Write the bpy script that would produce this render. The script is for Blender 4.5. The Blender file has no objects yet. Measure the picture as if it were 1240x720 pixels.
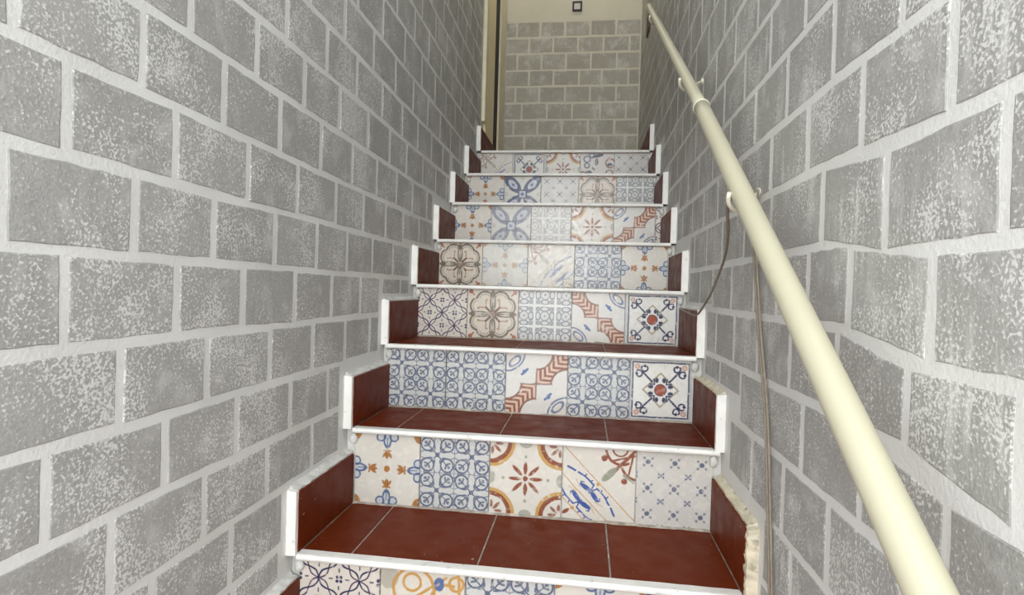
import bpy, math, random
from mathutils import Vector, Matrix
random.seed(7)
S = bpy.context.scene
COL = S.collection

# ------------------------------------------------------------------ camera, world, lights, exposure
YAW, PITCH, ROLL, FPX = 0.128, -0.0137, 0.0289, 673.13
CAM = Vector((0.1454, -1.1993, 0.6168))
def camera():
    cy, sy, cp, sp = math.cos(YAW), math.sin(YAW), math.cos(PITCH), math.sin(PITCH)
    f = Vector((-sy * cp, cy * cp, sp)); r = Vector((cy, sy, 0)); u = r.cross(f)
    cr, sr = math.cos(ROLL), math.sin(ROLL)
    R = cr * r + sr * u; U = -sr * r + cr * u
    cd = bpy.data.cameras.new('camera'); co = bpy.data.objects.new('camera', cd); COL.objects.link(co)
    cd.sensor_fit = 'HORIZONTAL'; cd.sensor_width = 36; cd.lens = 36 * FPX / 1240
    cd.clip_start = 0.02
    m = Matrix((R, U, -f)).transposed().to_4x4(); m.translation = CAM
    co.matrix_world = m
    S.camera = co
camera()

w = bpy.data.worlds.new('sky'); S.world = w; w.use_nodes = True
bg = w.node_tree.nodes['Background']; bg.inputs[0].default_value = (0.90, 0.94, 0.98, 1); bg.inputs[1].default_value = 1.5

def area(name, loc, direction, sx, sy, power, color):
    l = bpy.data.lights.new(name, 'AREA'); l.shape = 'RECTANGLE'; l.size = sx; l.size_y = sy
    l.energy = power; l.color = color
    o = bpy.data.objects.new(name, l); COL.objects.link(o)
    o.location = loc; o.rotation_euler = Vector(direction).to_track_quat('-Z', 'Y').to_euler()
    return o
# daylight coming in through the open street door behind the camera
area('daylight_door', (-0.25, -2.75, 1.25), (0.03, 1, 0.0), 1.1, 1.3, 14, (1.0, 0.985, 0.95))
area('landing_fill', (0.0, 2.65, 3.85), (0, 0, -1), 0.3, 0.3, 2.2, (1.0, 0.93, 0.80))  # added warm fill that brightens the landing, not a known fixture
S.view_settings.view_transform = 'Standard'; S.view_settings.look = 'None'
S.view_settings.gamma = 1; S.view_settings.use_curve_mapping = False
S.view_settings.exposure = 1.33

# ------------------------------------------------------------------ tagging
def tag(o, label=None, cat=None, group=None, kind=None):
    if label: o['label'] = label
    if cat: o['category'] = cat
    if group: o['group'] = group
    if kind: o['kind'] = kind
    return o
def link(name, me, m=None, parent=None, loc=None):
    o = bpy.data.objects.new(name, me); COL.objects.link(o)
    if m is not None and len(me.materials) == 0: me.materials.append(m)
    if parent: o.parent = parent
    if loc is not None: o.location = loc
    return o
def empty(name, loc=(0, 0, 0)):
    o = bpy.data.objects.new(name, None); COL.objects.link(o); o.location = loc; o.empty_display_size = .05
    return o

# ------------------------------------------------------------------ mesh builder
class MB:
    def __init__(s): s.v = []; s.f = []
    def box(s, x0, x1, y0, y1, z0, z1):
        b = len(s.v)
        for x in (x0, x1):
            for y in (y0, y1):
                for z in (z0, z1): s.v.append((x, y, z))
        for q in ((0, 1, 3, 2), (4, 6, 7, 5), (0, 4, 5, 1), (2, 3, 7, 6), (0, 2, 6, 4), (1, 5, 7, 3)):
            s.f.append(tuple(b + i for i in q))
        return s
    def cbox(s, x0, x1, y0, y1, z0, z1, c):
        """box with chamfered edges"""
        b = len(s.v); X = (x0, x1); Y = (y0, y1); Z = (z0, z1); idx = {}
        for i in (0, 1):
            for j in (0, 1):
                for k in (0, 1):
                    sx, sy, sz = (1 - 2 * i), (1 - 2 * j), (1 - 2 * k)
                    for a in range(3):
                        p = [X[i] + sx * c, Y[j] + sy * c, Z[k] + sz * c]
                        p[a] = (X[i], Y[j], Z[k])[a]
                        idx[(i, j, k, a)] = len(s.v); s.v.append(tuple(p))
        I = idx
        for i in (0, 1):
            q = [I[(i, 0, 0, 0)], I[(i, 1, 0, 0)], I[(i, 1, 1, 0)], I[(i, 0, 1, 0)]]; s.f.append(tuple(q if i else q[::-1]))
            q = [I[(0, i, 0, 1)], I[(0, i, 1, 1)], I[(1, i, 1, 1)], I[(1, i, 0, 1)]]; s.f.append(tuple(q if i else q[::-1]))
            q = [I[(0, 0, i, 2)], I[(1, 0, i, 2)], I[(1, 1, i, 2)], I[(0, 1, i, 2)]]; s.f.append(tuple(q if i else q[::-1]))
        for i in (0, 1):
            for j in (0, 1):
                q = [I[(i, j, 0, 0)], I[(i, j, 1, 0)], I[(i, j, 1, 1)], I[(i, j, 0, 1)]]; s.f.append(tuple(q if (i + j) % 2 == 1 and False else q))
                q = [I[(i, 0, j, 0)], I[(i, 1, j, 0)], I[(i, 1, j, 2)], I[(i, 0, j, 2)]]; s.f.append(tuple(q))
                q = [I[(0, i, j, 1)], I[(1, i, j, 1)], I[(1, i, j, 2)], I[(0, i, j, 2)]]; s.f.append(tuple(q))
        for i in (0, 1):
            for j in (0, 1):
                for k in (0, 1): s.f.append((I[(i, j, k, 0)], I[(i, j, k, 1)], I[(i, j, k, 2)]))
        return s
    def tube(s, pts, r, n=12, cap=True):
        pts = [Vector(p) for p in pts]; b = len(s.v); N = len(pts)
        t0 = (pts[1] - pts[0]).normalized(); nrm = t0.orthogonal().normalized()
        rr = r if isinstance(r, (list, tuple)) else [r] * N
        for i, p in enumerate(pts):
            t = (pts[min(i + 1, N - 1)] - pts[max(i - 1, 0)]).normalized()
            nrm = (nrm - t * nrm.dot(t)).normalized(); bn = t.cross(nrm)
            for j in range(n):
                a = 2 * math.pi * j / n
                s.v.append(tuple(p + (nrm * math.cos(a) + bn * math.sin(a)) * rr[i]))
        for i in range(N - 1):
            for j in range(n):
                k = (j + 1) % n
                s.f.append((b + i * n + j, b + i * n + k, b + (i + 1) * n + k, b + (i + 1) * n + j))
        if cap:
            s.f.append(tuple(b + j for j in range(n))[::-1]); s.f.append(tuple(b + (N - 1) * n + j for j in range(n)))
        return s
    def mesh(s, name, smooth=False):
        me = bpy.data.meshes.new(name); me.from_pydata(s.v, [], s.f); me.update()
        import bmesh
        bm = bmesh.new(); bm.from_mesh(me); bmesh.ops.recalc_face_normals(bm, faces=bm.faces[:]); bm.to_mesh(me); bm.free()
        if smooth: me.polygons.foreach_set('use_smooth', [True] * len(me.polygons))
        return me
    def build(s, name, m, parent=None, smooth=False):
        me = s.mesh(name, smooth)
        return link(name, me, m, parent)

# ------------------------------------------------------------------ node expression language
class G:
    """small helper that writes Math nodes from python expressions"""
    def __init__(g, mat): g.nt = mat.node_tree; g.n = g.nt.nodes; g.l = g.nt.links
    def math(g, op, *a, clamp=False):
        nd = g.n.new('ShaderNodeMath'); nd.operation = op; nd.use_clamp = clamp
        for i, v in enumerate(a): g.put(v, nd.inputs[i])
        return V(g, nd.outputs[0])
    def put(g, v, sock):
        if isinstance(v, V): g.l.new(v.s, sock)
        elif isinstance(v, bpy.types.NodeSocket): g.l.new(v, sock)
        else: sock.default_value = v
    def vec(g, x, y):
        nd = g.n.new('ShaderNodeCombineXYZ'); g.put(x, nd.inputs[0]); g.put(y, nd.inputs[1]); return nd.outputs[0]
    def dist(g, x, y, cx, cy):
        nd = g.n.new('ShaderNodeVectorMath'); nd.operation = 'DISTANCE'
        g.l.new(g.vec(x, y), nd.inputs[0]); nd.inputs[1].default_value = (cx, cy, 0); return V(g, nd.outputs['Value'])
    def ell(g, x, y, cx, cy, rx, ry, ang=0):
        dx, dy = x - cx, y - cy
        if ang:
            c, s = math.cos(ang), math.sin(ang); dx, dy = dx * c + dy * s, dy * c - dx * s
        return (g.dist(dx * (1 / rx), dy * (1 / ry), 0, 0) - 1) * min(rx, ry)
    def seg(g, x, y, ax, ay, bx, by, w):
        ba = (bx - ax, by - ay); L = ba[0] ** 2 + ba[1] ** 2
        dx, dy = x - ax, y - ay
        h = g.math('ADD', (dx * (ba[0] / L) + dy * (ba[1] / L)), 0.0, clamp=True)
        return g.dist(dx - h * ba[0], dy - h * ba[1], 0, 0) - w
    def ring(g, x, y, cx, cy, r, w): return (g.dist(x, y, cx, cy) - r).abs() - w
    def noise(g, scale, detail=2, vec=None, w=None, rough=.5):
        nd = g.n.new('ShaderNodeTexNoise'); nd.inputs['Scale'].default_value = scale; nd.inputs['Detail'].default_value = detail
        nd.inputs['Roughness'].default_value = rough
        if vec is not None: g.put(vec, nd.inputs['Vector'])
        return V(g, nd.outputs[0])
    def mix(g, f, a, b):
        nd = g.n.new('ShaderNodeMix'); nd.data_type = 'RGBA'
        g.put(f, nd.inputs[0])
        for v, i in ((a, 6), (b, 7)):
            if isinstance(v, tuple): nd.inputs[i].default_value = (*v, 1)
            else: g.put(v, nd.inputs[i])
        return nd.outputs[2]
    def band(g, v, lo, hi): # smooth 0..1 between lo and hi
        return g.math('MULTIPLY_ADD', v, 1 / (hi - lo), -lo / (hi - lo), clamp=True)
class V:
    def __init__(v, g, s): v.g = g; v.s = s
    def __add__(a, b): return a.g.math('ADD', a, b)
    __radd__ = __add__
    def __sub__(a, b): return a.g.math('SUBTRACT', a, b)
    def __rsub__(a, b): return a.g.math('SUBTRACT', b, a)
    def __mul__(a, b): return a.g.math('MULTIPLY', a, b)
    __rmul__ = __mul__
    def __neg__(a): return a.g.math('MULTIPLY', a, -1.0)
    def abs(a): return a.g.math('ABSOLUTE', a)
    def min(a, b): return a.g.math('MINIMUM', a, b)
    def max(a, b): return a.g.math('MAXIMUM', a, b)
    def sin(a): return a.g.math('SINE', a)
    def wrap(a, p): # distance-style repeat: maps to [-p/2, p/2]
        return a.g.math('WRAP', a, -p / 2, p / 2)
def union(*d):
    r = d[0]
    for x in d[1:]: r = r.min(x)
    return r

def new_mat(name):
    m = bpy.data.materials.new(name); m.use_nodes = True
    b = m.node_tree.nodes['Principled BSDF']
    return m, G(m), b
def pos(g):
    return g.n.new('ShaderNodeNewGeometry').outputs['Position']
def objrand(g): return V(g, g.n.new('ShaderNodeObjectInfo').outputs['Random'])
def bump(g, b, h, strength, dist=.002):
    nd = g.n.new('ShaderNodeBump'); nd.inputs['Strength'].default_value = strength; nd.inputs['Distance'].default_value = dist
    g.put(h, nd.inputs['Height']); g.l.new(nd.outputs[0], b.inputs['Normal'])
def vscale(g, vec, s):
    nd = g.n.new('ShaderNodeVectorMath'); nd.operation = 'MULTIPLY'; g.l.new(vec, nd.inputs[0]); nd.inputs[1].default_value = s
    return nd.outputs[0]
def vadd(g, vec, col, s):
    nd = g.n.new('ShaderNodeVectorMath'); nd.operation = 'MULTIPLY_ADD'
    g.l.new(col, nd.inputs[0]); nd.inputs[1].default_value = (s, s, s); g.l.new(vec, nd.inputs[2]); return nd.outputs[0]

def simple(name, col, rough=.5, var=.12, scale=30, bmp=.2, bscale=200, stain=None, spec=.5):
    m, g, b = new_mat(name); P = pos(g)
    n = g.noise(scale, 3, P); f = g.band(n, .3, .7)
    c = g.mix(f, tuple(x * (1 - var) for x in col), tuple(min(1, x * (1 + var)) for x in col))
    if stain: c = g.mix(g.band(g.noise(stain[1], 4, P), stain[2], stain[3]), c, stain[0])
    g.put(c, b.inputs['Base Color']); b.inputs['Roughness'].default_value = rough
    b.inputs['Specular IOR Level'].default_value = spec
    if bmp: bump(g, b, g.noise(bscale, 2, P), bmp)
    return m

WHITE = (.69, .69, .655)
def joint_paint():
    m, g, b = new_mat('white_joint_paint'); P = pos(g)
    n = g.noise(6, 3, P)
    c = g.mix(g.band(n, .35, .7), (.64, .64, .605), (.72, .72, .69))
    fine = g.noise(160, 2, P)
    c = g.mix(g.band(fine, .35, .30) * .25, c, (.5, .49, .47))
    g.put(c, b.inputs['Base Color']); b.inputs['Roughness'].default_value = .5
    bump(g, b, fine, .45, .002)
    return m
def block_paint(name, streaks, dark, amount):
    m, g, b = new_mat(name); P = pos(g); r = objrand(g)
    warp = g.n.new('ShaderNodeTexNoise'); warp.inputs['Scale'].default_value = 60; g.l.new(P, warp.inputs['Vector'])
    Pw = vadd(g, P, warp.outputs['Color'], .006)
    sp = g.noise(240, 2, Pw, rough=.55)
    patch = g.noise(9, 2, P)
    # how much of the white undercoat grins through
    cover = g.band(patch, .36, .66) * .17 + r * .04
    thr = 0.70 - amount
    t = sp + cover - thr
    mask = g.band(t, -.02, .07)
    base = g.mix(r, tuple(x * .93 for x in dark), tuple(x * 1.07 for x in dark))
    base = g.mix(g.band(g.noise(26, 3, P), .35, .7) * .35, base, tuple(x * 1.22 for x in dark))
    if streaks:
        st = g.noise(1.0, 3, vscale(g, P, (60, 75, 9)))
        zone = g.noise(4.5, 2, P)
        base = g.mix(g.band(st, .48, .72) * g.band(zone, .45, .62) * streaks, base, (.60, .60, .57))
    base = g.mix(g.band(g.noise(17, 3, P), .56, .72) * .38, base, (.66, .66, .63))
    c = g.mix(g.band(sp, .35, .65) * .16, base, (.70, .70, .665))
    c = g.mix(mask * .8, c, (.70, .70, .665))
    g.put(c, b.inputs['Base Color']); b.inputs['Roughness'].default_value = .55
    bump(g, b, sp, .4, .002)
    return m

M = {}
M['joint'] = joint_paint()
M['block_left'] = block_paint('grey_block_paint_stippled', .35, (.315, .31, .29), .025)
M['block_right'] = block_paint('grey_block_paint_brushed', .8, (.295, .29, .268), .01)
M['block_back'] = block_paint('grey_block_paint_landing', .3, (.315, .290, .225), -.02)
M['joint_back'] = simple('cream_joint_paint', (.58, .55, .44), .5, .05, 8, .3, 150)
M['cream_wall'] = simple('cream_wall_paint', (.60, .565, .44), .6, .04, 5, .3, 150)
M['plaster'] = simple('white_plaster', (.60, .595, .56), .6, .14, 22, .9, 90, ((.36, .33, .28), 30, .62, .8))
M['dirty_plaster'] = simple('yellowed_plaster', (.62, .56, .42), .7, .15, 25, .8, 110, ((.30, .26, .20), 38, .58, .72))
M['trim'] = simple('white_edge_profile', (.80, .795, .75), .35, .06, 20, .15, 90, ((.42, .38, .31), 45, .66, .8))
M['grout'] = simple('grey_tile_grout', (.30, .26, .21), .8, .2, 60, .5, 300, ((.5, .47, .4), 40, .5, .7))
M['pipe'] = simple('cream_painted_pipe', (.50, .475, .345), .45, .03, 8, .05, 60, ((.42, .37, .27), 70, .80, .86))
M['pipe_ring'] = simple('pale_cream_ring', (.70, .675, .53), .35, .03, 30, 0)
M['cable'] = simple('grey_brown_cable', (.22, .185, .14), .5, .15, 60, .1)
M['door_paint'] = simple('yellow_cream_gloss_paint', (.86, .74, .42), .4, .06, 9, .1, 80)
M['door_jamb'] = simple('pale_cream_gloss_paint', (.72, .67, .47), .4, .05, 9, .1, 80)
M['shadow_gap'] = simple('painted_gap_shade', (.03, .025, .02), .8, .1, 30, 0)  # near-black colour standing in for the shade inside the door gap
M['wood'] = simple('dark_brown_wood', (.10, .08, .045), .6, .25, 40, .3)
M['black'] = simple('black_plastic', (.012, .011, .011), .5, .1, 30, 0)
M['offwhite'] = simple('off_white_plastic', (.62, .58, .56), .5, .03, 30, 0)
M['ceiling'] = simple('ceiling_paint', (.6, .58, .52), .8, .05, 5, .2)

def red_tile(name, gloss):
    m, g, b = new_mat(name); P = pos(g); r = objrand(g)
    c = g.mix(r, (.105, .0135, .002), (.130, .019, .003))
    c = g.mix(g.band(g.noise(14, 4, P), .4, .75) * .4, c, (.15, .027, .006))
    c = g.mix(g.band(g.noise(60, 4, P), .62, .8) * .15, c, (.08, .014, .005))
    dust = g.band(g.noise(130, 1, P), .775, .80) * g.band(g.noise(5, 1, P), .45, .6)
    c = g.mix(dust, c, (.6, .52, .42))
    g.put(c, b.inputs['Base Color'])
    g.put(g.band(g.noise(20, 3, P), .3, .7) * .2 + gloss + .12, b.inputs['Roughness'])
    b.inputs['Specular IOR Level'].default_value = .12
    bump(g, b, g.noise(22, 3, P), .15, .002)
    return m
M['red'] = red_tile('red_floor_tile', .27)
M['red_skirt'] = red_tile('red_skirting_tile', .22)

# ------------------------------------------------------------------ decorated tile patterns (printed glaze)
def pattern(name, bgcol, painter, gloss=.14, fade=.03, fadecol=None):
    m, g, b = new_mat(name)
    uv = g.n.new('ShaderNodeUVMap'); uv.uv_map = 'UVMap'
    wn = g.n.new('ShaderNodeTexNoise'); wn.inputs['Scale'].default_value = 7; wn.inputs['Detail'].default_value = 2
    g.l.new(uv.outputs[0], wn.inputs['Vector'])
    sub = g.n.new('ShaderNodeVectorMath'); sub.operation = 'SUBTRACT'; g.l.new(uv.outputs[0], sub.inputs[0]); sub.inputs[1].default_value = (.5, .5, 0)
    wv = g.n.new('ShaderNodeVectorMath'); wv.operation = 'SUBTRACT'; g.l.new(wn.outputs['Color'], wv.inputs[0]); wv.inputs[1].default_value = (.5, .5, .5)
    mad = g.n.new('ShaderNodeVectorMath'); mad.operation = 'MULTIPLY_ADD'
    g.l.new(wv.outputs[0], mad.inputs[0]); mad.inputs[1].default_value = (.022, .022, 0); g.l.new(sub.outputs[0], mad.inputs[2])
    sp = g.n.new('ShaderNodeSeparateXYZ'); g.l.new(mad.outputs[0], sp.inputs[0])
    x, y = V(g, sp.outputs[0]), V(g, sp.outputs[1])
    P = pos(g)
    ink = g.noise(70, 3, P)
    state = {'c': g.mix(g.band(g.noise(12, 3, P), .3, .7), tuple(v * .93 for v in bgcol), bgcol)}
    worn = g.band(ink, .22, .42) * (1 - fade)
    def lay(d, col, op=1.0, aa=.010):
        mk = g.math('MULTIPLY_ADD', d, -1 / aa, .5, clamp=True) * worn
        if op != 1.0: mk = mk * op
        state['c'] = g.mix(mk, state['c'], col)
    painter(g, x, y, lay)
    c = state['c']
    # craquelure and scale on the old glaze
    c = g.mix(g.band(g.noise(38, 4, P), .60, .74) * .35, c, (.55, .54, .50))
    g.put(c, b.inputs['Base Color'])
    g.put(g.band(g.noise(45, 3, P), .3, .75) * .22 + gloss, b.inputs['Roughness'])
    b.inputs['Specular IOR Level'].default_value = .5
    bump(g, b, g.noise(38, 3, P), .16, .003)
    return m
NAVY = (.022, .028, .085); BLUE = (.075, .115, .235); SLATE = (.12, .15, .22); PALE = (.42, .48, .52)
ORANGE = (.36, .155, .035); RUST = (.23, .058, .020); GOLD = (.50, .30, .085); OLIVE = (.28, .29, .22); BROWN = (.26, .15, .08)
CREAM = (.66, .63, .56); LIGHT = (.55, .555, .53)
def fold(x, y):
    a, b = x.abs(), y.abs(); return a.max(b), a.min(b)
def pA(g, x, y, lay):
    m, n = fold(x, y)
    lay(g.dist(m, n, .5, .5) - .115, ORANGE)
    fl = g.ell(m, n, .42, 0, .105, .05); sd = g.ell(m, n, .455, .095, .055, .06)
    lay(fl.min(sd), PALE, .7)
    lay((fl.abs() - .011).min(sd.abs() - .011), BLUE)
    lay(g.seg(m, n, .33, 0, .44, 0, .006), BLUE)
    lay(g.dist(x, y, 0, 0) - .045, ORANGE)
    t = union(g.ell(m, n, .215, 0, .068, .030), g.ell(m, n, .205, .038, .050, .020, -.55), g.seg(m, n, .255, .0, .262, .050, .013))
    lay(t, ORANGE)
    lay(g.seg(m, n, .17, .018, .24, .018, .004), RUST, .9)
def pB(g, x, y, lay):
    cx, cy = (x + .25).wrap(.5) * 2, (y + .25).wrap(.5) * 2
    a, b = cx.abs(), cy.abs(); m = a.max(b); n = a.min(b)
    D = (.105, .13, .195)
    rg = g.ring(a, b, .285, .285, .185, .026)
    lay(rg.max(.27 - (a + b)), D)
    lay(((n - .085).abs() - .022).max(m - .24).max(.13 - m), D)
    lay(g.seg(a, b, 0, 0, .30, .30, .018), D)
    lay(g.dist(a, b, 0, 0) - .065, D)
    lay(union(g.seg(m, n, .37, .23, .29, .25, .028), g.ell(a, b, .335, .335, .045, .045)), D, .9)
    lay((.5 - m) - .014, D, .6)
    lay(g.seg(m, n, .5, .06, .40, .10, .018), D, .7)
    lay((g.dist(a, b, .5, .5) - .12).abs() - .016, D, .9)
def pC(g, x, y, lay):
    m, n = fold(x, y); s = .7071; p, q = (m + n) * s, (m - n) * s
    lay(g.ell(m, n, .145, 0, .088, .027).min(g.ell(p, q, .160, 0, .095, .027)), RUST)
    lay(g.dist(x, y, 0, 0) - .036, RUST)
    lay(g.dist(m, n, .31, 0) - .022, OLIVE, .9)
    lay(g.ell(m, n, .5, 0, .075, .09), (.36, .37, .31))
    dc = g.dist(m, n, .5, .5)
    lay((dc - .325).abs() - .028, GOLD)
    lay((dc - .275).abs() - .030, RUST)
    lay(union(g.ell(m, n, .40, .40, .065, .022, .785), g.ell(m, n, .47, .375, .022, .055)), RUST, .9)
def pD(g, x, y, lay):
    t = x + y; s = x - y
    for c0 in (.02, -.38, -.70): lay((t - c0).abs() - .010, (.50, .30, .12))
    for tc, fl in ((-.18, 1), (-.53, -1)):
        q = (t - tc) * fl
        a = s.abs()
        leaf = union(g.ell(a, q, .12, -.05, .135, .046, -.18), g.seg(a, q, 0, -.06, 0, .0, .03), g.seg(a, q, .22, -.08, .255, -.03, .014), g.seg(a, q, .255, -.03, .22, .0, .010),
                     g.seg(a, q, 0, -.04, .05, .10, .014), g.seg(a, q, .05, .10, .28, .095, .017), g.seg(a, q, .28, .095, .42, .05, .018),
                     g.seg(a, q, .15, .10, .13, .145, .013), g.seg(a, q, .29, .10, .29, .145, .012), g.seg(a, q, .49, .03, .64, -.02, .020))
        lay(leaf, (.04, .085, .30))
        lay(g.dist(s, q, 0, .17) - .035, GOLD)
        lay(union(g.seg(s, q, .2, -.12, .36, -.07, .008), g.seg(s, q, -.2, -.12, -.36, -.07, .008)), GOLD, .8)
    a1 = union((g.ring(x, y, .30, .50, .215, .018)).max(y - .47).max(x - .40), g.dist(x, y, .07, .36) - .042,
               (g.ring(x, y, .52, .30, .215, .018)).max(x - .5).max(y - .25), g.dist(x, y, .34, .06) - .042,
               g.seg(x, y, .5, .5, .22, .20, .022), g.seg(x, y, .5, .42, .18, .33, .014), g.seg(x, y, .47, .5, .40, .16, .014),
               (g.ring(x, y, .28, .50, .10, .012)).max(y - .48))
    lay(a1, RUST)
    lay(g.ell(x, y, .14, .14, .13, .05, .785).min(g.seg(x, y, .34, .14, .46, .05, .018)), OLIVE)
    lay(g.ell(x, y, -.44, -.40, .06, .025, .6), RUST)
def pE(g, x, y, lay):
    cx, cy = x.wrap(.35), y.wrap(.35); a, b = cx.abs(), cy.abs()
    lay(((a - b).abs() - .003), SLATE, .4)
    lay(g.dist(a, b, 0, 0) - .032, (.06, .08, .16), .95)
    m, n = a.max(b), a.min(b)
    lay(g.dist(a, b, .05, .05) - .018, (.08, .10, .17), .75)
    e, f = .175 - a, .175 - b
    lay(union(g.seg(e, f, 0, 0, .032, .032, .008), g.ell(e, f, .032, .02, .012, .012)), SLATE)
def pF(g, x, y, lay):
    s, t = x + y, x - y
    for u, v, col in ((s, t, NAVY), (t, s, NAVY)):
        w_ = v.wrap(.5)
        k = (u * (2 * math.pi / .5)).sin() * .045
        lay((w_ - k).abs() - .014, (.09, .05, .10)); lay((w_ + k).abs() - .016, col)
    fx, fy = (x + .25).wrap(.5), y.wrap(.5); gx, gy = x.wrap(.5), (y + .25).wrap(.5)
    for (p, q) in ((fx, fy), (gx, gy)):
        a, b = p.abs(), q.abs(); m, n = a.max(b), a.min(b)
        lay(union(g.dist(a, b, .024, .024) - .020, g.seg(m, n, .085, 0, .12, 0, .008)), NAVY)
def pG(g, x, y, lay):
    m, n = fold(x, y); s = .7071; p, q = (m + n) * s, (m - n) * s
    D = (.15, .12, .08)
    lay(g.seg(p, q, .06, 0, .19, 0, .022), (.15, .065, .035))
    lay(g.dist(x, y, 0, 0) - .03, (.28, .13, .07))
    lay(g.ell(m, n, .25, 0, .17, .046).abs() - .014, D)
    lay(g.seg(m, n, .14, 0, .22, 0, .012), D)
    lay((g.ring(m, n, .27, .15, .165, .020)).max(.24 - m), D)
    lay((g.ring(m, n, .27, .15, .115, .010)).max(.30 - m), (.32, .30, .24))
    lay(g.seg(m, n, .17, .13, .28, .13, .012).min(g.dist(m, n, .28, .115) - .022), (.34, .24, .15))
    lay(union(g.dist(m, n, .43, .43) - .042, g.seg(m, n, .37, .37, .45, .45, .016), g.seg(m, n, .36, .44, .45, .42, .014)), (.33, .11, .05))
def pH(g, x, y, lay):
    a, b = x.wrap(.40).abs(), y.wrap(.40).abs(); m, n = a.max(b), a.min(b)
    D = (.17, .185, .21)
    oct_ = m.max((m + n) * .75)
    lay((oct_ - .085).abs() - .009, D)
    lay((g.ell(m, n, .135, 0, .045, .075)).abs() - .009, D)
    lay(g.dist(a, b, 0, 0) - .018, D)
    lay((m - .172).abs() - .006, D, .35)
    lay(((m - .135).abs() - .035).max((n - .13).abs() - .030), (.26, .275, .29), .55)
    lay(g.ring(a, b, .13, .13, .028, .008), D)
    lay((.2 - m) - .018, (.72, .72, .68), .9)
def pI(g, x, y, lay):
    same = (x * y)
    a, b = x.abs(), y.abs(); m, n = a.max(b), a.min(b)
    lobe = (.26 - g.dist(m, n, .5, 0)).max(-(n)).max(same * -40.0)
    lay(lobe, (.62, .44, .34))
    ch = ((m + n) - (m - n) * .9).wrap(.14).abs() - .034
    lay(lobe.max(ch), (.24, .075, .032))
    lay((lobe.abs() - .016).max(same * -40.0 - .02), (.22, .10, .06))
    other = (same * 40.0)
    lay((.012 - n).max(0.0) * -1.0 + ((n - .0).abs() - .010).max(m - .26), (.30, .20, .16), .8)
    d0 = g.dist(m, n, .5, .5)
    lay((d0 - .20).max(other), (.56, .51, .42), .7)
    lay(((g.dist(m, n, .56, .36) - .30).abs() - .014).max(other).max(.06 - (.5 - m).abs() * 9), BLUE, .0)
    lay(((d0 - .30).abs() - .014).max(other), BLUE, .9)
    lay((g.ell(m, n, .36, .36, .11, .055, -.785).abs() - .012).max(other), BLUE, .9)
    fl = union(g.dist(m, n, .20, .20) - .035, g.seg(m, n, .24, .15, .19, .19, .02))
    lay(fl.max(other), (.06, .12, .30))
def pJ(g, x, y, lay):
    m, n = fold(x, y); s = .7071; p, q = (m + n) * s, (m - n) * s
    lay(m - .5, (.50, .51, .50)); lay(m - .44, (.70, .69, .64))
    lay((m - .435).abs() - .011, NAVY)
    lay(((m + n) - .27).abs() - .020, (.36, .31, .21))
    lay(g.seg(m, n, .13, .13, .29, .29, .015), NAVY)
    lay((g.ring(m, n, .34, .255, .05, .014)).max(m - .38), NAVY); lay(g.dist(m, n, .375, .25) - .024, NAVY)
    lay(g.seg(p, q, .13, 0, .19, .05, .012), NAVY)
    lay(g.ell(m, n, .155, .055, .042, .030), NAVY)
    lay(g.dist(m, n, .365, .365) - .045, (.52, .30, .24)); lay(g.dist(m, n, .365, .365) - .02, (.6, .48, .42))
    lay(g.dist(x, y, 0, 0) - .098, NAVY); lay(g.dist(x, y, 0, 0) - .084, (.33, .06, .018))
def pK(g, x, y, lay):
    m, n = fold(x, y); s = .7071; p, q = (m + n) * s, (m - n) * s
    arm = g.ell(p, q, .38, 0, .25, .125)
    lay(arm, (.34, .38, .46), .8); lay((arm + .01).abs() - .036, (.05, .065, .14))
    lay(g.ell(p, q, .36, 0, .12, .06).abs() - .012, (.55, .58, .62))
    lay(g.dist(p, q, .36, 0) - .035, (.08, .10, .22))
    sq = m - .105
    lay(sq, (.50, .54, .58)); lay(sq.abs() - .022, (.05, .065, .14)); lay(g.dist(x, y, 0, 0) - .045, (.08, .10, .22))
    lay(g.ell(m, n, .47, 0, .06, .04).abs() - .012, (.36, .34, .24), .8)
def pL(g, x, y, lay):
    D = (.015, .02, .06)
    for cx, cy, r in ((-.30, .30, .09), (-.30, .12, .07), (-.16, .42, .07)): lay(g.ring(x, y, cx, cy, r, .022), (.06, .08, .14), .9)
    lay(union(g.ell(x, y, .02, .40, .16, .045, .2), g.ell(x, y, -.02, .22, .05, .10), g.ell(x, y, -.25, -.10, .10, .07),
              g.seg(x, y, -.14, .05, -.08, .0, .02), g.ell(x, y, -.3, -.3, .06, .08)), D)
    lay((g.ring(x, y, .38, .18, .13, .022)).min(g.ring(x, y, .36, -.12, .10, .018)), (.20, .09, .05))
    lay(g.ell(x, y, .36, .14, .09, .05), D); lay(g.dist(x, y, .34, .32) - .05, (.5, .34, .33))
    lay(union(g.seg(x, y, .0, -.18, .10, -.34, .03), g.seg(x, y, .10, -.34, .20, -.16, .025), g.ring(x, y, -.42, -.15, .08, .025)), (.20, .10, .05))
def pM(g, x, y, lay):
    lay((.16 - (x * .8 + (.5 - y)) - .02), (.35, .33, .28), .0)
    lay(g.ell(x, y, -.40, .34, .12, .14), (.36, .34, .28), .8)
    O = (.50, .27, .07)
    a = union((g.ring(x, y, -.10, .22, .24, .018)), (g.ring(x, y, -.12, .30, .10, .016)), g.ring(x, y, .30, .10, .20, .018).max(x - .38),
              g.seg(x, y, -.12, .10, .28, .38, .016), g.ring(x, y, .40, .32, .08, .016), g.ring(x, y, -.30, -.05, .14, .018), g.seg(x, y, .42, .45, .46, -.2, .018))
    lay(a, O); lay(g.ell(x, y, .20, .30, .06, .08), (.08, .14, .30)); lay(g.ell(x, y, .1, -.3, .08, .2), RUST)
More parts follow.
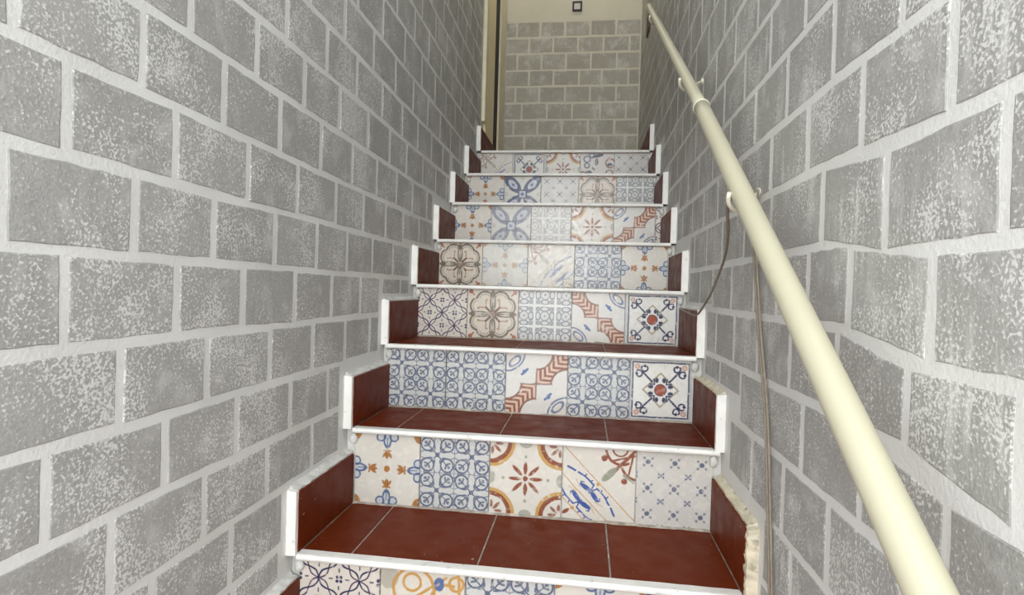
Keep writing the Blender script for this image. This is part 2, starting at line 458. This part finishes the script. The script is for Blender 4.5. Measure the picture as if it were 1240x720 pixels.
PAT = {
 'A': (pattern('tile_blue_fleur_cross', CREAM, pA), 'cream tile with blue fleurs and orange tulips around an orange dot'),
 'B': (pattern('tile_blue_lattice', LIGHT, pB), 'pale tile covered in a slate blue curling lattice'),
 'C': (pattern('tile_rust_star', CREAM, pC), 'cream tile with an eight petal rust flower and corner arcs'),
 'D': (pattern('tile_blue_diagonal_scroll', CREAM, pD), 'cream tile with diagonal blue scroll bands and a rust leaf spray in the corner'),
 'E': (pattern('tile_small_blue_florets', (.59, .57, .525), pE, fade=.1), 'greyish tile with a fine diamond grid of small blue florets'),
 'F': (pattern('tile_navy_trellis', (.66, .61, .54), pF), 'cream tile with a navy trellis and small square florets'),
 'G': (pattern('tile_brown_octofoil', (.64, .57, .48), pG), 'beige tile with a brown eight lobed outlined flower'),
 'H': (pattern('tile_grey_tessellation', (.60, .60, .57), pH), 'pale tile with a grey grid of linked octagons'),
 'I': (pattern('tile_rust_chevrons', (.67, .65, .60), pI), 'white tile with a diagonal band of rust chevrons and blue loops'),
 'J': (pattern('tile_navy_frame_red_centre', (.60, .60, .58), pJ), 'tile with a navy frame, dark blue curls and a red centre'),
 'K': (pattern('tile_blue_cross_arms', (.62, .61, .55), pK), 'pale tile with four rounded blue arms set as a cross'),
 'L': (pattern('tile_black_blue_floral', (.62, .58, .53), pL), 'beige tile with black and brown floral scrolls'),
 'M': (pattern('tile_orange_scrollwork', (.64, .60, .52), pM), 'cream tile with orange scrollwork and a blue bud'),
 # the worn ones
 'a': (pattern('tile_blue_fleur_worn', (.64, .63, .57), pA, gloss=.2, fade=.45), 'faded cream tile with pale blue fleurs'),
 'k': (pattern('tile_blue_arms_worn', (.64, .63, .58), pK, gloss=.2, fade=.40), 'faded tile with rounded blue grey arms'),
 'h': (pattern('tile_grey_tessellation_worn', (.65, .64, .59), pH, gloss=.2, fade=.5), 'worn pale tile with a barely visible grey grid'),
 'd': (pattern('tile_spray_worn', (.68, .66, .59), pD, gloss=.2, fade=.40), 'faded tile with rust sprays and blue scrolls'),
}

# ------------------------------------------------------------------ stairs data (metres; x across, y up the flight, z height)
YK = {0: .007, 1: .305, 2: .587, 3: .897, 4: 1.195, 5: 1.483, 6: 1.785, 7: 2.108, 8: 2.40}
ZK = {0: -.011, 1: .211, 2: .424, 3: .629, 4: .832, 5: 1.041, 6: 1.247, 7: 1.451}
YK[-1] = -.292; ZK[-1] = -.218; YK[-2] = -.590; ZK[-2] = -.426
FLOOR_Z = -.634
XL = {0: -.497, 1: -.491, 2: -.503, 3: -.498, 4: -.501, 5: -.507, 6: -.505, 7: -.489}
XR = {0: .495, 1: .507, 2: .496, 3: .506, 4: .499, 5: .499, 6: .500, 7: .496}
ROWS = {
 -2: ('EBAHC', None), -1: ('BIGEA', None), 0: ('FMBAK', None),
 1: ('ABCDE', None), 2: ('BBIBJ', None), 3: ('FGHiJ', None), 4: ('GadBA', None),
 5: ('AkhCIF', [-.507, -.317, -.12, .076, .277, .472, .499]), 6: ('AKEGH', None), 7: ('dJCLE', None)}
WX = .522         # half width between the walls
BACK = 3.15
SK = .147

# ------------------------------------------------------------------ walls of painted blocks
ZL = [-.62, -.49, -.365, -.235, -.108, .020, .147, .273, .398, .523, .650, .774, .899, 1.027, 1.153, 1.279, 1.410, 1.548, 1.675, 1.80, 1.925, 2.055, 2.185, 2.31, 2.435, 2.56, 2.69, 2.815, 2.94, 3.07, 3.20, 3.33, 3.46, 3.6]
_up = {0: [-.63, -.44, -.25, -.06, .13, .32, .51, .70, .88, 1.08], 1: [-.34, -.15, .04, .23, .43, .62, .80, 1.01, 1.21],
       2: [-.04, .15, .34, .54, .74, .93, 1.13, 1.32, 1.51], 3: [.06, .25, .46, .66, .86, 1.06, 1.26, 1.46, 1.66],
       4: [.53, .75, .96, 1.16], 5: [.86, 1.05, 1.25, 1.47], 6: [1.34]}
def course_of(z, lines):
    for i in range(len(lines) - 1):
        if lines[i] <= z < lines[i + 1]: return i
LROWS = {}
for zc, js in ((.11, [-.40, -.20, -.01]), (.21, [-.48, -.28, -.08, .12]), (.35, [-.58, -.38, -.19, .01, .20]), (.46, [-.47, -.28, -.08, .11, .30, .48]),
               (.61, [-.56, -.36, -.18, .02, .21, .40, .58, .77]), (.71, [-.64, -.45, -.27, -.07, .12, .30, .49, .68]),
               (.84, [-.56, -.37, -.17, .02, .22, .41, .60, .78, .98]), (.97, _up[0]), (1.09, _up[1]), (1.22, _up[2]), (1.34, _up[3]),
               (1.48, _up[4]), (1.62, _up[5]), (1.72, _up[6])):
    LROWS[course_of(zc, ZL)] = js
ZR = [-.62, -.49, -.355, -.222, -.09, .043, .177, .314, .444, .575, .702, .829, .957, 1.09, 1.222, 1.353, 1.508, 1.64, 1.77, 1.90, 2.03, 2.155, 2.285, 2.41, 2.535, 2.66, 2.79, 2.915, 3.04, 3.17, 3.30, 3.43, 3.6]
RROWS = {}
for zc, js in ((.13, [-.17]), (.26, [-.31, -.12, .07]), (.38, [-.58, -.40, -.20, -.01, .18, .38]), (.50, [-.67, -.50, -.32, -.13, .06, .25, .44]),
               (.63, [-.54, -.35, -.20, -.05, .10, .29, .50, .68]), (.76, [-.64, -.44, -.25, 0, .19, .40, .60, .79]),
               (.89, [-.56, -.37, -.18, .01, .24, .47, .66, .85, 1.05]), (1.02, [-.46, -.27, -.07, .13, .35, .55, .76, .95, 1.14]),
               (1.16, [-.34, -.15, .04, .23, .43, .63, .84, 1.03, 1.22]), (1.29, [.14, .33, .54]), (1.43, [.46, .67, .87]), (1.58, [.79])):
    RROWS[course_of(zc, ZR)] = js
ZB = [1.330, 1.458, 1.587, 1.712, 1.827, 1.948, 2.081, 2.209, 2.333, 2.465, 2.589, 2.713]
_bj = [[228, 332, 440, 548, 658], [285, 390, 498, 605, 715], [235, 340, 447, 555, 665], [288, 395, 505, 603, 715], [230, 335, 447, 555, 665],
       [260, 370, 480, 600, 710], [225, 330, 437, 550, 662], [275, 382, 488, 598, 708]]

def zline_right(z, y):
    """the right wall's courses dip where the wall was patched near the street end"""
    t = max(0.0, min(1.0, (-.34 - y) / .08))
    dip = {.444: .012, .575: .030, .702: .028, .829: .017, .957: .010}.get(z, 0)
    if z == .444: t = max(0.0, min(1.0, (-.5 - y) / .08)); dip = .03
    return z - dip * t
def top_seen(y): # height of the upper edge of the view at distance y
    return .617 + (y + 1.2) * .535 + .02
def steps_profile(y):
    """highest level (top of skirting and its mortar) of the stair edge at y"""
    for k in range(7, -3, -1):
        if y >= YK[k] - .022: return ZK[k] + SK + .022
    return FLOOR_Z + .16

def clip_to_steps(y0, y1, z0, z1):
    h0, h1 = steps_profile(y0), steps_profile(y1 - .001)
    A = None; a = (y0, y1, max(z0, h1), z1)
    if a[3] - a[2] > .03 and y1 - y0 > .03: A = a
    B = None
    if h1 > z0:
        bnd = [YK[k] - .034 for k in YK if k < 8 and y0 < YK[k] - .034 < y1]
        if bnd:
            yb = min(bnd); b = (y0, yb, max(z0, steps_profile(y0)), z1)
            if b[3] - b[2] > .03 and yb - y0 > .03: B = b
    if A and B: return A if (A[1] - A[0]) * (A[3] - A[2]) >= (B[1] - B[0]) * (B[3] - B[2]) else B
    return A or B

def block_mesh(mb, face, y0, y1, z00, z01, z10, z11, proud, rnd):
    """one painted block: wavering outline, bevelled rim. z00,z01 = bottom,top at y0; z10,z11 at y1"""
    n = 7; mm = 4
    out = []
    j = .0012
    def pt(u, v):
        zb = z00 + (z10 - z00) * u; zt = z01 + (z11 - z01) * u
        return (y0 + (y1 - y0) * u + rnd.uniform(-j, j), zb + (zt - zb) * v + rnd.uniform(-j, j))
    cr = .0
    for i in range(n): out.append(pt(i / n, 0))
    for i in range(mm): out.append(pt(1, i / mm))
    for i in range(n): out.append(pt(1 - i / n, 1))
    for i in range(mm): out.append(pt(0, 1 - i / mm))
    N = len(out); cy = (y0 + y1) / 2; cz = (z00 + z01 + z10 + z11) / 4
    base = len(mb.v)
    for d, ins in ((-.004, 0), (proud * .3, 0), (proud, .0022)):
        for (a, b) in out:
            da, db = cy - a, cz - b; L = math.hypot(da, db)
            a2, b2 = a + da / L * ins, b + db / L * ins
            mb.v.append(face(a2, b2, d))
    for r in range(2):
        for i in range(N):
            k = (i + 1) % N
            mb.f.append((base + r * N + i, base + r * N + k, base + (r + 1) * N + k, base + (r + 1) * N + i))
    mb.f.append(tuple(base + 2 * N + i for i in range(N)))

def courses(wall, face, lines, rows, mat, ylim, seen, zline=None, clip=None, limit=290, pitch=.1935):
    rnd = random.Random(len(rows) * 17 + 3)
    cand = []
    phase = 0
    for c in range(len(lines) - 1):
        js = rows.get(c)
        if js is None:
            p0 = rnd.uniform(-.02, .02) + (c % 2) * pitch / 2; js = [p0]
        js = sorted(js)
        while js[0] > ylim[0]: js.insert(0, js[0] - pitch + rnd.uniform(-.006, .006))
        while js[-1] < ylim[1]: js.append(js[-1] + pitch + rnd.uniform(-.006, .006))
        for a, b in zip(js[:-1], js[1:]):
            a, b = max(a, ylim[0] - .008), min(b, ylim[1] + .008)
            if b - a < .05: continue
            gy = rnd.uniform(.0065, .0095); gz = rnd.uniform(.0065, .0095)
            z0, z1 = lines[c], lines[c + 1]
            y0, y1 = a + gy, b - gy
            if zline: q = [zline(z0, y0) + gz, zline(z1, y0) - gz, zline(z0, y1) + gz, zline(z1, y1) - gz]
            else: q = [z0 + gz + rnd.uniform(-.002, .002), z1 - gz + rnd.uniform(-.002, .002), z0 + gz + rnd.uniform(-.002, .002), z1 - gz + rnd.uniform(-.002, .002)]
            if clip:
                r = clip(y0, y1, q[0], q[1])
                if not r: continue
                if r[0:2] != (y0, y1) or abs(r[2] - q[0]) > 1e-6: y0, y1 = r[0], r[1]; q = [r[2], r[3], r[2], r[3]]
            cand.append((seen(y0, y1, min(q), max(q)), y0, y1, q))
    cand.sort(key=lambda t: -t[0])
    rest = MB(); k = 0
    for s, y0, y1, q in cand:
        if s > 0 and k < limit:
            mb = MB(); block_mesh(mb, face, y0, y1, *q, rnd.uniform(.0008, .0014), rnd)
            mb.build('block', mat, wall); k += 1
        else: block_mesh(rest, face, y0, y1, *q, .0011, rnd)
    if rest.v: tag(rest.build('outlying_blocks', mat, wall), kind='stuff')

def seen_side(y0, y1, z0, z1):
    if y1 < -.70 or z0 > top_seen(y1): return 0
    return 1 / max(.3, (y0 + 1.2)) ** 2

wl = tag(MB().box(-WX - .10, -WX, -1.22, BACK + .1, FLOOR_Z - .1, 3.9).build('wall_left', M['joint']), kind='structure')
courses(wl, lambda y, z, d: (-WX + d, y, z), ZL, LROWS, M['block_left'], (-1.21, 2.19), seen_side, clip=clip_to_steps)
wr = tag(MB().box(WX, WX + .10, -1.22, BACK + .1, FLOOR_Z - .1, 3.9).build('wall_right', M['joint']), kind='structure')
courses(wr, lambda y, z, d: (WX - d, y, z), ZR, RROWS, M['block_right'], (-1.21, BACK - .01), seen_side, zline=zline_right, clip=clip_to_steps)
wb = tag(MB().box(-WX, WX, BACK, BACK + .1, 1.2, 3.9).build('wall_back', M['cream_wall']), kind='structure')
tag(MB().box(-WX, WX, BACK - .0012, BACK + .01, 1.45, 2.722).build('joint_paint', M['joint_back'], wb))
brow = {}
for i in range(8):
    zc = (ZB[-2 - i] + ZB[-1 - i]) / 2
    brow[course_of(zc, ZB)] = [((560 + v / 3.6) - 692.5) / 155.5 + .008 for v in _bj[i]]
courses(wb, lambda x, z, d: (x, BACK - d - .0012, z), ZB, brow, M['block_back'], (-.512, .512), lambda a, b, c, d: 1 if d > 1.5 else 0, pitch=.197)
tag(MB().box(-WX - .1, WX + .1, -.30, BACK + .1, 3.9, 4.0).build('ceiling', M['ceiling']), kind='structure')
fl = tag(MB().box(-1.6, 1.6, -3.4, YK[-2] + .03, FLOOR_Z - .1, FLOOR_Z - .008).build('floor', M['grout']), kind='structure')
for i in range(10):
    for j in range(9):
        x0 = -1.6 + i * .32; y1 = YK[-2] + .022 - j * .31
        MB().cbox(x0 + .002, x0 + .316, max(-3.4, y1 - .306), y1, FLOOR_Z - .012, FLOOR_Z, .0015).build('floor_tile', M['red'], fl)

# ------------------------------------------------------------------ staircase
stairs = tag(empty('staircase', (0, 0, FLOOR_Z)), 'straight tiled staircase with red treads and patterned risers climbing between the walls', 'staircase')
def world_parent(o, parent):
    o.parent = parent; o.matrix_parent_inverse = Matrix.Translation(-Vector((0, 0, FLOOR_Z)))
    return o
def tile_uv(me, x0, x1, z0, z1, flip, mir):
    uvl = me.uv_layers.new(name='UVMap')
    cz = (z0 + z1) / 2; cx = (x0 + x1) / 2
    if x1 - x0 < .1: cx = x0 + .1
    for li, l in enumerate(me.loops):
        v = me.vertices[l.vertex_index].co
        u, w = (v.x - cx) / .2 + .5, (v.z - cz) / .2 + .5
        if flip: w = 1 - w
        if mir: u = 1 - u
        uvl.data[li].uv = (u, w)
def strip_noise(mb, pts0, pts1, n, amp, rnd):
    """ragged mortar ridge between two profile polylines (lists of x,y,z at both ends)"""
    b = len(mb.v); m = len(pts0)
    for i in range(n + 1):
        t = i / n
        for a, c in zip(pts0, pts1):
            mb.v.append(tuple(a[k] + (c[k] - a[k]) * t + rnd.uniform(-amp, amp) for k in range(3)))
    for i in range(n):
        for k in range(m):
            k2 = (k + 1) % m
            mb.f.append((b + i * m + k, b + i * m + k2, b + (i + 1) * m + k2, b + (i + 1) * m + k))
    mb.f.append(tuple(b + k for k in range(m))); mb.f.append(tuple(b + n * m + k for k in range(m))[::-1])
rs = random.Random(5)
FLIP = {(2, 2): (0, 0), (3, 3): (1, 0), (5, 4): (0, 0), (4, 2): (0, 1), (7, 0): (0, 1)}
for k in range(-2, 8):
    y, z = YK[k], ZK[k]; zb = ZK.get(k - 1, FLOOR_Z); yn = YK[k + 1] if k < 7 else BACK
    body = MB().box(-WX, WX, y + .034, yn + .034 if k < 7 else BACK, zb - .02, z - .008)
    st = world_parent(body.build('step', M['plaster']), stairs)
    # patterned riser
    codes, xs = ROWS[k]
    if xs is None:
        a, b = XL.get(k, -.5) - .004, XR.get(k, .5) - .004
        xs = [a, -.302, -.101, .102, .301, b]
    for i, ch in enumerate(codes):
        fl_, mr = FLIP.get((k, i), (0, 0))
        if ch == 'i': ch = 'I'; fl_ = 1
        mat, lab = PAT[ch]
        x0, x1 = xs[i] + .0012, xs[i + 1] - .0012
        yo = rs.uniform(-.0012, .0012)
        z0, z1 = zb + .001, z - .0135
        mb = MB().cbox(x0, x1, y + .025 + yo, y + .0345, z0, z1, .0011)
        me = mb.mesh('decorated_tile'); tile_uv(me, x0, x1, z0, z1, fl_, mr)
        o = link('decorated_tile', me, mat, st); tag(o, lab)
    # grout bead along the foot of the riser
    mb = MB(); strip_noise(mb, [(-.5, y + .020, zb), (-.5, y + .027, zb), (-.5, y + .0255, zb + .006)], [(.5, y + .020, zb), (.5, y + .027, zb), (.5, y + .0255, zb + .006)], 40, .0014, rs)
    mb.build('grout_bead', M['grout'], st)
    # white rounded nosing
    xa, xb = XL.get(k, -.498), XR.get(k, .498)
    if k > 0: xa -= .004; xb += .004
    mb = MB(); prof = []
    for i in range(9):
        a = math.pi / 2 + math.pi * i / 8
        prof.append((y + .006 + .006 * math.cos(a), z - .0066 + .0072 * math.sin(a)))
    prof += [(y + .030, z - .0137), (y + .030, z + .0005), (y + .012, z + .0007)]
    strip_noise(mb, [(xa, p[0], p[1]) for p in prof], [(xb, p[0], p[1]) for p in prof], 30, .00035, rs)
    mb.build('nosing_strip', M['trim'], st, smooth=False)
    # grout bed and red tread tiles
    MB().box(-.503, .503, y + .028, (yn + .026 if k < 7 else BACK), z - .009, z - .0022).build('grout_bed', M['grout'], st)
    cut = [-.4985, -.3765, -.0765, .2235, .4985]
    rowsy = [(y + .0305, yn + .0235)] if k < 7 else [(y + .0305, y + .33), (y + .333, y + .633), (y + .636, y + .936), (y + .939, BACK - .001)]
    for (ya, yb) in rowsy:
        for a, b in zip(cut[:-1], cut[1:]):
            dz = rs.uniform(-.0005, .0005)
            MB().cbox(a + .002, b - .002, ya, yb, z - .008, z + dz, .0014).build('tread_tile', M['red'], st)
    # skirting on both walls
    for sgn in (-1, 1):
        ye = yn + .0235 if k < 7 else (y + .645 if sgn < 0 else BACK - .002)
        top = z + SK - .004
        def X(a): return sorted((sgn * a, sgn * (a + 0)))
        xa_, xb_ = sorted((sgn * .497, sgn * .504))
        segs = [(y + .010, ye)] if k < 7 else [(y + .010, y + .31), (y + .313, ye)] if sgn < 0 else [(y + .010, y + .31), (y + .313, y + .613), (y + .616, y + .916), (y + .919, ye)]
        for (sa, sb) in segs:
            MB().cbox(xa_, xb_, sa, sb, z + .0015, top, .0012).build('skirting_tile', M['red_skirt'], st)
        mb = MB(); amp = .0016 if k < 5 else .0008
        strip_noise(mb, [(sgn * .503, y + .012, z + .004), (sgn * .5215, y + .012, z + .004), (sgn * .5218, y + .012, top + .014), (sgn * .515, y + .012, top + .007), (sgn * .503, y + .012, top + .004)],
                    [(sgn * .503, ye, z + .004), (sgn * .5215, ye, z + .004), (sgn * .5218, ye, top + .014), (sgn * .515, ye, top + .007), (sgn * .503, ye, top + .004)], 22, amp, rs)
        dirty = (k <= 1 and sgn > 0)
        tag(mb.build('mortar_bed', M['dirty_plaster'] if dirty else M['plaster'], st), 'yellowed mortar over the skirting' if dirty else None)
        if k == 0 and sgn > 0:
            mb = MB(); strip_noise(mb, [(.497, y - .004, z + .002), (.497, y + .014, z + .002), (.526, y + .014, z + .002), (.526, y - .004, z + .002)],
                                   [(.499, y - .002, z + .142), (.499, y + .014, z + .144), (.526, y + .014, z + .148), (.526, y - .002, z + .146)], 14, .0022, rs)
            tag(mb.build('edge_profile', M['dirty_plaster'], st), 'crumbling yellowed plaster edge')
        else:
            mb = MB(); wv = .503 + .020 * .95
            x0_, x1_ = sgn * .4985, sgn * .5218
            strip_noise(mb, [(x0_, y - .001, z - .002), (x0_, y + .0105, z - .002), (x1_, y + .0105, z - .002), (x1_, y - .001, z - .002)],
                        [(x0_, y - .001, z + SK), (x0_, y + .0105, z + SK), (x1_, y + .0105, z + SK + .002), (x1_, y - .001, z + SK + .002)], 10, .0005, rs)
            mb.build('edge_profile', M['trim'], st)
        # dab of plaster where the nosing dies into the wall
        mb = MB(); c = Vector((sgn * .499, y + .020, z - .034)); b0 = len(mb.v)
        for i in range(5):
            a = math.pi * i / 4
            for j in range(8):
                t = 2 * math.pi * j / 8; r = math.sin(a) * rs.uniform(.75, 1.15) + 1e-4
                mb.v.append((c.x + .013 * r * math.cos(t), c.y + .008 * r * math.sin(t), c.z + .016 * math.cos(a)))
        for i in range(4):
            for j in range(8):
                mb.f.append((b0 + i * 8 + j, b0 + i * 8 + (j + 1) % 8, b0 + (i + 1) * 8 + (j + 1) % 8, b0 + (i + 1) * 8 + j))
        mb.build('plaster_dab', M['plaster'], st, smooth=True)

# ------------------------------------------------------------------ door on the left of the landing
dr = tag(empty('door_1', (-WX, 2.5, 1.60)), kind='structure')
def dp(mb, name, m):
    o = mb.build(name, m); o.parent = dr; o.matrix_parent_inverse = Matrix.Translation(-Vector((-WX, 2.5, 1.60))); return o
dp(MB().cbox(-WX - .02, -WX + .022, 2.235, 2.30, 1.665, 3.6, .003), 'door_frame', M['door_jamb'])
dp(MB().cbox(-WX - .02, -WX + .014, 2.303, 2.60, 1.603, 3.55, .003), 'door_leaf', M['door_paint'])
dp(MB().box(-WX - .02, -WX + .002, 2.60, 2.83, 1.47, 3.6), 'gap_shade', M['shadow_gap'])  # flat dark slab: shade of the door gap put in as colour
dp(MB().cbox(-WX - .02, -WX + .016, 2.82, 3.05, 1.453, 3.6, .003), 'door_frame', M['door_jamb'])
dp(MB().cbox(-WX - .02, -WX + .022, 2.235, 3.05, 3.60, 3.68, .003), 'door_frame', M['door_jamb'])

# ------------------------------------------------------------------ handrail
rail = tag(empty('handrail', (WX, -.1, .85)), 'long cream painted tubular handrail fixed along the right wall', 'handrail')
def rp(mb, name, m, smooth=True):
    o = mb.build(name, m, None, smooth); o.parent = rail; o.matrix_parent_inverse = Matrix.Translation(-Vector((WX, -.1, .85))); return o
RX = .44
JOINT = .332
def rail_pt(y):
    return Vector((RX, y, 1.115 + (y - JOINT) * (.7215 if y < JOINT else .686)))
lo = [rail_pt(-1.05 + i * (JOINT + 1.05) / 24) for i in range(25)]
hi = [rail_pt(JOINT + i * (1.80 - JOINT) / 20) for i in range(21)]
rp(MB().tube(lo, .0200, 28), 'lower_pipe', M['pipe'])
rp(MB().tube(hi, .0168, 28), 'upper_pipe', M['pipe'])
d = (rail_pt(JOINT + .01) - rail_pt(JOINT - .01)).normalized(); c0 = rail_pt(JOINT)
rp(MB().tube([c0 - d * .002, c0 - d * .0012, c0 + d * .004, c0 + d * .0048], [.0205, .0222, .0222, .0205], 28), 'joint_ring', M['pipe_ring'])
e0 = hi[-1]
for yh in (-.85, -.09, .575, 1.55):
    c = rail_pt(yh); yw = yh + .175; zw = c.z + .035 + (.02 if yh > .3 else 0)
    if yh > 1.5: yw, zw = yh + .19, c.z - .02
    hr = .0245 if yh < .3 else .0205
    pts = [(WX, yw, zw), (.505, yw - .02, zw - .01)]
    for i in range(10):
        a = math.radians(-30 - 165 * i / 9)
        pts.append((RX + hr * math.cos(a), yh + .05 * (1 - i / 9), c.z - .002 + hr * math.sin(a)))
    rp(MB().tube(pts, .0046, 10), 'hook', M['pipe_ring'])
    rp(MB().tube([(WX + .001, yw, zw), (WX - .005, yw, zw)], .011, 16), 'wall_plate', M['pipe_ring'])

# ------------------------------------------------------------------ cables
def spline(pts, n=10):
    P = [Vector(p) for p in pts]; P = [P[0] * 2 - P[1]] + P + [P[-1] * 2 - P[-2]]; out = []
    for i in range(1, len(P) - 2):
        for j in range(n):
            t = j / n; a, b, c, d_ = P[i - 1], P[i], P[i + 1], P[i + 2]
            out.append(.5 * ((2 * b) + (c - a) * t + (2 * a - 5 * b + 4 * c - d_) * t * t + (3 * b - a - 3 * c + d_) * t ** 3))
    out.append(P[-2]); return out
def tagc(pts, r, label, name='cable'):
    return tag(MB().tube(spline(pts), r, 8).build(name, M['cable'], None, True), label, 'cable')
tagc([(.47, -.06, .815), (.425, -.055, .806), (.45, .05, .75), (.485, .22, .71), (.497, .37, .645), (.500, .46, .606), (.500, .56, .568), (.499, .615, .552), (.497, .66, .553), (.497, .80, .560), (.498, .895, .565)],
     .0034, 'grey brown cable hanging from the handrail hook to the skirting of the third visible tread')
tagc([(.512, .075, .850), (.513, .09, .80), (.513, .088, .74), (.512, .055, .64), (.512, .026, .546), (.512, -.035, .385), (.512, -.066, .231), (.512, -.095, .059), (.513, -.11, -.05), (.513, -.12, -.20)],
     .0030, 'left of the two thin cables running straight down the right wall behind the handrail')
tagc([(.513, .062, .850), (.514, .076, .80), (.514, .074, .74), (.513, .042, .64), (.513, .013, .546), (.513, -.047, .385), (.513, -.078, .231), (.513, -.107, .059), (.514, -.122, -.05), (.514, -.132, -.20)],
     .0027, 'right of the two thin cables running straight down the right wall behind the handrail')

# ------------------------------------------------------------------ small things on the landing walls
sg = tag(empty('wall_plaque', (.03, BACK, 2.82)), 'small off-white square plaque with thick black border high on the back wall', 'plaque')
def sp_(mb, name, m):
    o = mb.build(name, m); o.parent = sg; o.matrix_parent_inverse = Matrix.Translation(-Vector((.03, BACK, 2.82))); return o
sp_(MB().cbox(-.005, .062, BACK - .008, BACK, 2.785, 2.850, .001), 'plate', M['offwhite'])
fr = MB()
for a in ((-.008, .066, 2.781, 2.793), (-.008, .066, 2.843, 2.855), (-.008, .005, 2.793, 2.843), (.053, .066, 2.793, 2.843)):
    fr.box(a[0], a[1], BACK - .012, BACK, a[2], a[3])
sp_(fr, 'border', M['black'])
mb = MB().cbox(WX - .012, WX - .0018, 2.50, 2.66, 2.34, 2.475, .003)
tag(mb.build('wooden_bracket', M['wood']), 'dark brown wooden block on the right wall below the top end of the handrail', 'bracket')
